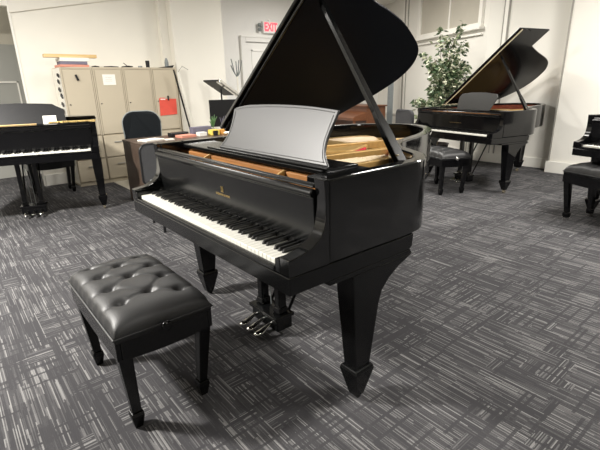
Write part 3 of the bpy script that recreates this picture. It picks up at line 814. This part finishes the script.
# clips hanging in a column on the left side of the first cabinet
random.seed(5)
for k, z in enumerate((1.50, 1.42, 1.32, 1.24, 1.13, 1.04)):
    xx = -4.20 - .03 * (k % 3)
    b = B(); tube(b, [(-.03, 0, .02), (0, -.004, 0), (.035, -.002, -.028)], [.009, .017, .007], 6)
    nm = 'hanging_clip'
    o = small(nm, 'black clip hanging on the pale left side of the first cabinet', 'clip', b, M_['dark'], (xx, .5950, z), (0, R(random.uniform(-30, 20)), 0), group='clips on the cabinet side')
# top clutter
b = B(); tube(b, [(0, -.05, .006), (0, 0, .012), (0, .05, .008)], [.006, .010, .005], 6)
small('stapler', 'small black stapler lying on top of the second cabinet', 'stapler', b, M_['dark'], (-4.20, 1.08, ZC))
b = B(); tube(b, [(0, -.10, .008), (0, 0, .010), (0, .10, .007)], [.005, .008, .005], 6)
small('cable_coil', 'dark cable lying on top of the second and third cabinets', 'cable', b, M_['dark'], (-4.2, 1.29, ZC))
b = B(); tube(b, [(0, -.07, .008), (0, .03, .012), (0, .09, .012)], [.006, .014, .006], 6); tube(b, [(0, -.04, .06), (0, .02, .012)], .005, 6)
small('desk_clamp', 'black clamp lying with one raised handle on the third cabinet', 'clamp', b, M_['dark'], (-4.19, 1.50, ZC))
small('tape_roll', 'small grey roll lying between the clamp and black cup', 'roll', lathe(B(), [(.03, 0), (.03, .022), (.014, .022)], (0, 0, 0), 14), M_['greyplastic'], (-4.2, 1.70, ZC))
small('black_cup', 'upright black cup on top of the cabinets', 'cup', lathe(B(), [(.026, 0), (.030, .095), (.026, .095), (.022, .01)], (0, 0, 0), 16), M_['dark'], (-4.2, 1.815, ZC))
b = B(); prism(b, [(-.13, 0), (.10, 0), (.13, .035), (.0, .014)], -.09, .09, 'x')
small('wedge_tray', 'flat black tray on the right end of the cabinets', 'tray', b, M_['dark'], (-4.22, 2.07, ZC))
small('silver_flask', 'silver flask with black cap standing on the black tray', 'flask', lathe(B(), [(.028, 0), (.030, .06), (.020, .10), (.012, .12)], (0, 0, 0), 14), M_['greyplastic'], (-4.2, 2.11, ZC + .0155))
# pole stand leaning between cabinets and pier
g = thing('floor_stand', 'black and white pole stand leaning at the right end of the cabinets', 'stand', (-3.93, 2.29, 0), 0)
obj('black_pole', tube(B(), [(0, .10, 0), (0, -.20, 1.56)], .013, 8), M_['dark'], g)
obj('white_pole', tube(B(), [(.02, .165, 0), (.02, -.145, 1.52)], .028, 8), M_['steelwhite'], g)
b = B(); tube(b, [(.02, -.14, 1.53), (.02, -.07, 1.61), (.02, .02, 1.56)], .005, 6)
obj('hook', b, M_['seam'], g)
obj('foot', bxo(-.10, .10, -.02, .26, 0, .02), M_['dark'], g, .004)

# ================================================================== desk area
zd = .73
g = thing('office_desk', 'dark walnut office desk standing behind the foreground piano', 'desk', (-2.95, .90, 0), R(-1))
obj('desk_top', bxo(0, .70, 0, 1.75, zd - .03, zd), M_['walnut'], g, .003)
obj('side_panel', bxo(.02, .68, .0, .025, 0, zd - .0305), M_['walnut'], g, .002)
obj('side_panel', bxo(.02, .68, 1.72, 1.745, 0, zd - .0305), M_['walnut'], g, .002)
obj('modesty_panel', bxo(.10, .12, .026, 1.719, .25, zd - .0305), M_['dark'], g, .002)
def dk(x, y, z=zd):
    c, s = math.cos(R(-1)), math.sin(R(-1)); return (-2.95 + c * x - s * y, .90 + s * x + c * y, z)

small('paper_pad', 'white paper pad on the left end of the desk', 'paper', bxo(-.09, .09, -.12, .12, 0, .018), M_['paper'], dk(.42, .20), (0, 0, R(15)), .002)
small('paper_pad', 'thin grey sheet beside the white pad on the desk', 'paper', bxo(-.05, .05, -.05, .05, 0, .012), M_['steelwhite'], dk(.52, .38), (0, 0, R(-10)), .002)
small('red_notebook', 'flat salmon red notebook on the desk', 'notebook', bxo(-.08, .08, -.10, .10, 0, .028), M_['pink'], dk(.40, .64), (0, 0, R(5)), .002)
small('desk_phone', 'black phone handset lying behind the red notebook', 'phone', bxo(-.05, .05, -.12, .12, 0, .05), M_['dark'], dk(.22, .62), (0, 0, R(5)), .01)
small('white_box', 'white box between the red notebook and yellow box', 'box', bxo(-.05, .05, -.05, .05, 0, .045), M_['paper'], dk(.42, .84), (0, 0, 0), .002)
small('yellow_box', 'yellow card box near the middle of the desk', 'box', bxo(-.05, .05, -.055, .055, 0, .065), M_['yellow'], dk(.44, 1.00), (0, 0, R(6)), .002)
small('black_mug', 'short black mug standing before the yellow box', 'mug', lathe(B(), [(.028, 0), (.030, .055), (.024, .055), (.022, .01)], (0, 0, 0), 14), M_['dark'], dk(.525, .98))
small('orange_box', 'orange card box right of the yellow box', 'box', bxo(-.04, .04, -.09, .09, 0, .060), M_['orange'], dk(.45, 1.17), (0, 0, R(-4)), .002)
small('yellow_box', 'yellow and white carton at the right end of the desk', 'box', bxo(-.06, .06, -.09, .09, 0, .11), M_['yellow'], dk(.42, 1.42), (0, 0, R(10)), .002)
small('white_box', 'small white carton before the right yellow carton', 'box', bxo(-.03, .03, -.05, .05, 0, .07), M_['paper'], dk(.55, 1.38), (0, 0, R(20)), .002)
small('dark_tray', 'dark grey desk tray behind the yellow box', 'tray', bxo(-.05, .05, -.13, .13, 0, .10), M_['purple'], dk(.28, .90), (0, 0, 0), .004)
small('pen_holder', 'black pen holder between the boxes on the desk', 'holder', lathe(B(), [(.035, 0), (.035, .10), (.030, .10), (.028, .01)], (0, 0, 0), 14), M_['dark'], dk(.36, 1.19))
pc = bpy.data.objects['pen_holder']
b = B()
for a in range(6): tube(b, [(0, 0, .02), (.03 * math.cos(a), .035 * math.sin(a * 1.7), .17 + .01 * a)], .004, 5)
obj('pens', b, M_['purple'], pc)
g = thing('potted_plant', 'tiny green potted plant on the desk by the monitor', 'plant', dk(.26, 1.09, zd + .0))
obj('pot', lathe(B(), [(.035, 0), (.045, .07), (.040, .07)], (0, 0, 0), 14), M_['steelwhite'], g)
b = B(); random.seed(2)
for i in range(16):
    a = random.uniform(0, 6.28); t = random.uniform(.3, 1.); h = random.uniform(.08, .18)
    p = [Vector((0, 0, .06)), Vector((.03 * t * math.cos(a), .03 * t * math.sin(a), .06 + h * .6)), Vector((.07 * t * math.cos(a), .07 * t * math.sin(a), .06 + h))]
    tube(b, p, [.003, .010, .002], 4)
obj('leaves', b, M_['green'], g, smooth=True)

g = thing('computer_monitor', 'flat black computer monitor standing on the desk', 'monitor', dk(.14, 1.42), R(-24))
obj('screen', bxo(-.012, .012, -.27, .27, .06, .41), M_['dark'], g, .005)
obj('stand_neck', bxo(-.04, -.012, -.03, .03, .008, .25), M_['dark'], g, .004)
obj('stand_base', bxo(-.10, .08, -.12, .12, 0, .010), M_['dark'], g, .004)
# music stand with slanting desk behind the monitor
g = thing('music_stand', 'tall music stand with slanting black desk rising above the monitor', 'stand', (-3.30, 2.50, 0), R(24))
Ty = Matrix.Translation((0, 0, 1.28)) @ Matrix.Rotation(R(-24), 4, 'X')
b = B(); box(b, -.13, .13, -.25, .25, 0, .02, T=Ty)
obj('stand_desk', b, M_['dark'], g, .004)
b = B(); box(b, .10, .16, -.25, .25, -.02, -.001, T=Ty); box(b, .131, .16, -.25, .25, -.02, .03, T=Ty)
obj('stand_ledge', b, M_['chrome'], g, .004)
obj('pole', tube(B(), [(0, 0, .1), (0, 0, 1.27)], .012, 8), M_['dark'], g)
b = B()
for a in (0, 2.1, 4.2): tube(b, [(0, 0, .35), (.28 * math.cos(a), .28 * math.sin(a), .01)], .009, 6)
obj('tripod', b, M_['dark'], g)
# coat stand
g = thing('coat_stand', 'pale metal coat stand with bare upturned hooks beside the exit door', 'coat rack', (-4.45, 3.50, 0))
obj('pole', tube(B(), [(0, 0, .02), (0, 0, 1.55)], .014, 8), M_['steelwhite'], g)
for a, r, h in ((0.3, .06, .24), (1.55, .11, .24), (2.7, .06, .20), (4.1, .10, .16), (4.9, .12, .26), (5.6, .06, .22)):
    o = obj('hook', tube(B(), [(0, 0, 1.46), (r * .5 * math.cos(a), r * .5 * math.sin(a), 1.54), (r * math.cos(a), r * math.sin(a), 1.50 + h)], .009, 6), M_['greyplastic'], g)
obj('base', lathe(B(), [(.17, 0), (.17, .012), (.03, .03)], (0, 0, 0), 20), M_['dark'], g)

# office chair behind the desk
g = thing('office_chair', 'black mesh office chair with rounded back behind the desk', 'chair', (-3.42, 1.33, 0), R(-14))
def rounded(w, h, r, z0, n=6, top_only=False):
    pts = []
    for cx_, cz_, a0 in ((w / 2 - r, z0 + h - r, 0), (-w / 2 + r, z0 + h - r, 90), (-w / 2 + r * .6, z0 + r * .6, 180), (w / 2 - r * .6, z0 + r * .6, 270)):
        rr = r if a0 < 180 else r * .6
        for k in range(n + 1):
            t = R(a0 + 90 * k / n); pts.append((cx_ + rr * math.cos(t), cz_ + rr * math.sin(t)))
    return pts
bk = rounded(.50, .49, .16, .53)
b = prism(B(), bk, -.015, .015, 'x')
for v in b.verts: v.co.x += .9 * (v.co.y ** 2) - .02; v.co.y *= 1 - .25 * (1.05 - v.co.z) / .5 * .5
obj('backrest', b, M_['mesh'], g, .006)
b = B(); pth = [(0.9 * y * y - .02, y * (1 - .25 * (1.05 - z) / .5 * .5), z) for y, z in bk]; tube(b, pth + [pth[0]], .012, 6)
obj('back_frame', b, M_['greyplastic'], g, smooth=True)
obj('seat', bxo(-.50, -.02, -.24, .24, .43, .50), M_['mesh'], g, .03, seg=3)
obj('lumbar_post', tube(B(), [(.04, 0, .70), (.06, 0, .45), (-.2, 0, .42)], .02, 8), M_['dark'], g)
obj('gas_column', tube(B(), [(-.25, 0, .10), (-.25, 0, .43)], .028, 10), M_['dark'], g)
for k in range(5):
    a = 2 * math.pi * k / 5 + .3
    lo = obj('base_leg', tube(B(), [(-.25, 0, .11), (-.25 + .27 * math.cos(a), .27 * math.sin(a), .075)], [.025, .014], 8), M_['dark'], g)
    obj('caster', lathe(B(), [(.02, 0), (.026, .01), (.026, .05), (.015, .06)], (-.25 + .27 * math.cos(a), .27 * math.sin(a), 0), 10), M_['dark'], lo)

# guest chair between desk and piano
g = thing('side_chair', 'dark side chair with grey seat between the desk and the foreground piano', 'chair', (-1.74, .93, 0), R(-6))
bk = rounded(.50, .385, .07, .40)
b = prism(B(), bk, -.012, .012, 'x')
obj('backrest', b, M_['charcoal'], g, .005)
b = B(); pth = [(0.002, y, z) for y, z in bk]; tube(b, pth + [pth[0]], .013, 6)
obj('back_frame', b, M_['dark'], g, smooth=True)
obj('seat', bxo(.02, .42, -.20, .23, .40, .45), M_['greyplastic'], g, .02, seg=3)
for x, y in ((.03, -.21), (.03, .23), (.40, -.21), (.40, .23)):
    obj('leg', tube(B(), [(x, y, 0), (x, y, .42)], .013, 8), M_['dark'], g)

# ================================================================== back area
g = thing('armless_chair', 'grey black padded chair beside the far glossy piano', 'chair', (-1.66, 4.62, 0), R(-20))
b = prism(B(), rounded(.44, .36, .08, .56), -.03, .02, 'y')
for v in b.verts: v.co.y += .5 * v.co.x ** 2
obj('backrest', b, M_['charcoal'], g, .012, seg=3)
obj('seat', bxo(-.22, .22, -.44, -.02, .42, .48), M_['charcoal'], g, .02)
for x, y in ((-.2, -.42), (.2, -.42), (-.2, -.02), (.2, -.02)):
    obj('leg', tube(B(), [(x, y, 0), (x, y, .60 if y > -.1 else .43)], .012, 8), M_['dark'], g)

g = thing('console_piano', 'small reddish brown wooden upright piano far behind the foreground piano', 'piano', (-4.0, 5.95, 0), R(-14))
obj('body', bxo(-.70, .55, .0, .45, .10, .86), M_['organ'], g, .006)
obj('top_board', bxo(-.73, .58, -.03, .47, .861, .885), M_['organ'], g, .006)
b = B(); prism(b, [(-.32, .60), (-.32, .66), (-.28, .69), (-.02, .76), (.0, .76), (.0, .60)], -.70, .55, 'x')
obj('fallboard', b, M_['organ'], g, .006)
for x in (-.68, .49): obj('leg', bxo(x, x + .05, -.30, -.25, 0, .60), M_['organ'], g, .004)
obj('plinth', bxo(-.70, .55, .0, .45, 0, .10), M_['organ'], g)
g2 = small('door_curtain', 'narrow grey hanging curtain right of the brown upright piano', 'curtain', B(), M_['greyplastic'], (0, 0, 0))
bm = B()
pts = [(-3.62 + .012 * k, 6.62 + .015 * math.sin(k * 1.6)) for k in range(13)]
wall_strip(bm, pts, [(x, y + .006) for x, y in pts], .02, 2.1)
bm.to_mesh(g2.data); bm.free()

# tree in pot
g = thing('ficus_tree', 'tall leafy potted tree with pale green leaves against the back wall', 'plant', (-1.74, 5.62, 0))
obj('pot', lathe(B(), [(.16, 0), (.21, .30), (.22, .32), (.19, .32), (.18, .27)], (0, 0, 0), 24), M_['terracotta'], g)
random.seed(11)
tr = B()
for k in range(3):
    a = k * 2.1
    tube(tr, [(.03 * math.cos(a), .03 * math.sin(a), .27), (.03 * math.cos(a + 1.5), .03 * math.sin(a + 1.5), .7), (.05 * math.cos(a + 3), .05 * math.sin(a + 3), 1.15), (.14 * math.cos(a), .10 * math.sin(a), 1.65)], [.014, .012, .010, .005], 6)
lf = B()
def leaf(p, s):
    a = random.uniform(0, 6.28); e = random.uniform(-.9, .35)
    d = Vector((math.cos(a) * math.cos(e), math.sin(a) * math.cos(e), math.sin(e)))
    n = Vector((random.gauss(0, 1), random.gauss(0, 1), random.gauss(0, 1))); w = d.cross(n).normalized(); nn = w.cross(d)
    v = [lf.verts.new(p + q) for q in (Vector((0, 0, 0)), d * s * .45 + w * s * .24 + nn * s * .05, d * s, d * s * .45 - w * s * .24 + nn * s * .05)]
    lf.faces.new([v[0], v[1], v[2]]); lf.faces.new([v[0], v[2], v[3]])
def spray(p0, p1, r, n, tip=.0):
    tube(tr, [p0, (Vector(p0) + Vector(p1)) / 2 + Vector((random.uniform(-.03, .03), 0, .02)), p1], [.006, .004, .0015], 4)
    for i in range(n):
        t = random.random(); p = Vector(p0).lerp(Vector(p1), t)
        rr = r * (1 - t * .75)
        leaf(p + Vector((random.gauss(0, rr), random.gauss(0, rr), random.gauss(0, rr))), random.uniform(.058, .10))
# crown: wide low, narrowing, with spires leaning left and right at the top
for i in range(80):
    h = random.uniform(.75, 1.62)
    t = (h - .75) / .87
    x = random.uniform(-1, 1) * (.50 - .22 * t) + .04 + .12 * t
    y = random.uniform(-1, 1) * .30
    z0 = h - .2
    spray((x * .4, y * .4, z0), (x, y, h), .055, 62)
spray((.0, 0, 1.55), (-.06, 0, 2.13), .05, 70)
spray((-.02, 0, 1.35), (-.36, -.02, 1.78), .06, 90)
spray((.06, 0, 1.5), (.10, .03, 1.95), .08, 140)
spray((.10, 0, 1.5), (.33, -.03, 2.13), .05, 90)
spray((.12, 0, 1.4), (.38, .03, 1.85), .07, 120)
spray((.10, 0, 1.1), (.46, .03, 1.50), .08, 120)
obj('trunk', tr, M_['bark'], g)
fo = obj('foliage', lf, M_['leaf'], g); fo['kind'] = 'stuff'

# exit sign
g = thing('exit_sign', 'white exit sign with red letters above the door', 'sign', (-4.86, 4.555, 2.365), 0)
obj('housing', bxo(-.03, .03, -.172, .172, -.105, .105), M_['signwhite'], g, .006)
M4 = Matrix(((0, 0, 1, .0305), (1, 0, 0, .0), (0, 1, 0, 0), (0, 0, 0, 1)))
text_obj('exit_letters', 'EXIT', .205, M_['signred'], g, M4 @ Matrix.Diagonal((.72, 1.0, 1, 1)), .002, .006)
obj('mounting_arm', bxo(-.04, .0, -.02, .02, .11, .14), M_['signwhite'], g)
b = B(); tube(b, [(.0, -.19, .0), (.03, -.24, .0)], .012, 8); lathe(b, [(.03, -.03), (.04, .0), (.03, .03)], (.03, -.26, .03), 12); lathe(b, [(.03, -.03), (.04, .0), (.03, .03)], (.03, -.26, -.05), 12)
obj('emergency_lamp', b, M_['greyplastic'], g)

# ================================================================== lights
def area(name, loc, sx, sy, power, col=(1, .965, .91), rot=(0, 0, 0), spread=None):
    l = bpy.data.lights.new(name, 'AREA'); l.shape = 'RECTANGLE'; l.size = sx; l.size_y = sy; l.energy = power; l.color = col
    if spread: l.spread = spread
    o = bpy.data.objects.new(name, l); COL.objects.link(o); o.location = loc; o.rotation_euler = rot
    return o
area('ceiling_lamp', (-1.0, -2.5, HC - .02), .35, .35, 460)
area('ceiling_lamp', (-3.0, -1.7, HC - .02), 1.2, .6, 50)
area('ceiling_lamp', (-2.6, 1.0, HC - .02), 1.2, .6, 30)
area('ceiling_lamp', (2.8, 2.2, HC - .02), .6, .6, 100)
area('ceiling_lamp', (-.4, 3.4, HC - .02), .6, .6, 35)
area('ceiling_lamp', (1.8, 4.4, HC - .02), .6, .6, 125)
area('ceiling_lamp', (-2.6, 4.6, HC - .02), .6, .6, 80)
area('ceiling_lamp', (4.6, .4, HC - .02), 1.2, .6, 50)
area('hall_lamp', (-5.3, -.6, HC - .02), .4, .4, 10)

w = bpy.data.worlds.new('World'); sc.world = w; w.use_nodes = True
w.node_tree.nodes['Background'].inputs[0].default_value = (.9, .9, 1, 1)
w.node_tree.nodes['Background'].inputs[1].default_value = .06

# ================================================================== camera
cd = bpy.data.cameras.new('Camera'); cam = bpy.data.objects.new('Camera', cd); COL.objects.link(cam); sc.camera = cam
cd.sensor_width = 36; cd.lens = 429.33 / 600 * 36; cd.clip_start = .05
yaw, pitch, roll = R(-50.8284), R(18.0071), R(-1.4227)
cyw, syw, cp, sp = math.cos(yaw), math.sin(yaw), math.cos(pitch), math.sin(pitch)
f = Vector((syw * cp, cyw * cp, -sp)); r = Vector((cyw, -syw, 0)); u = r.cross(f)
c, s = math.cos(roll), math.sin(roll)
r2 = c * r + s * u; u2 = -s * r + c * u
cam.matrix_world = Matrix(((r2.x, u2.x, -f.x, 2.44382), (r2.y, u2.y, -f.y, -.77022), (r2.z, u2.z, -f.z, 1.29627), (0, 0, 0, 1)))

vs = sc.view_settings
vs.view_transform = 'Standard'; vs.look = 'None'; vs.gamma = 1.0; vs.exposure = .3; vs.use_curve_mapping = False
sc.cycles.max_bounces = 8
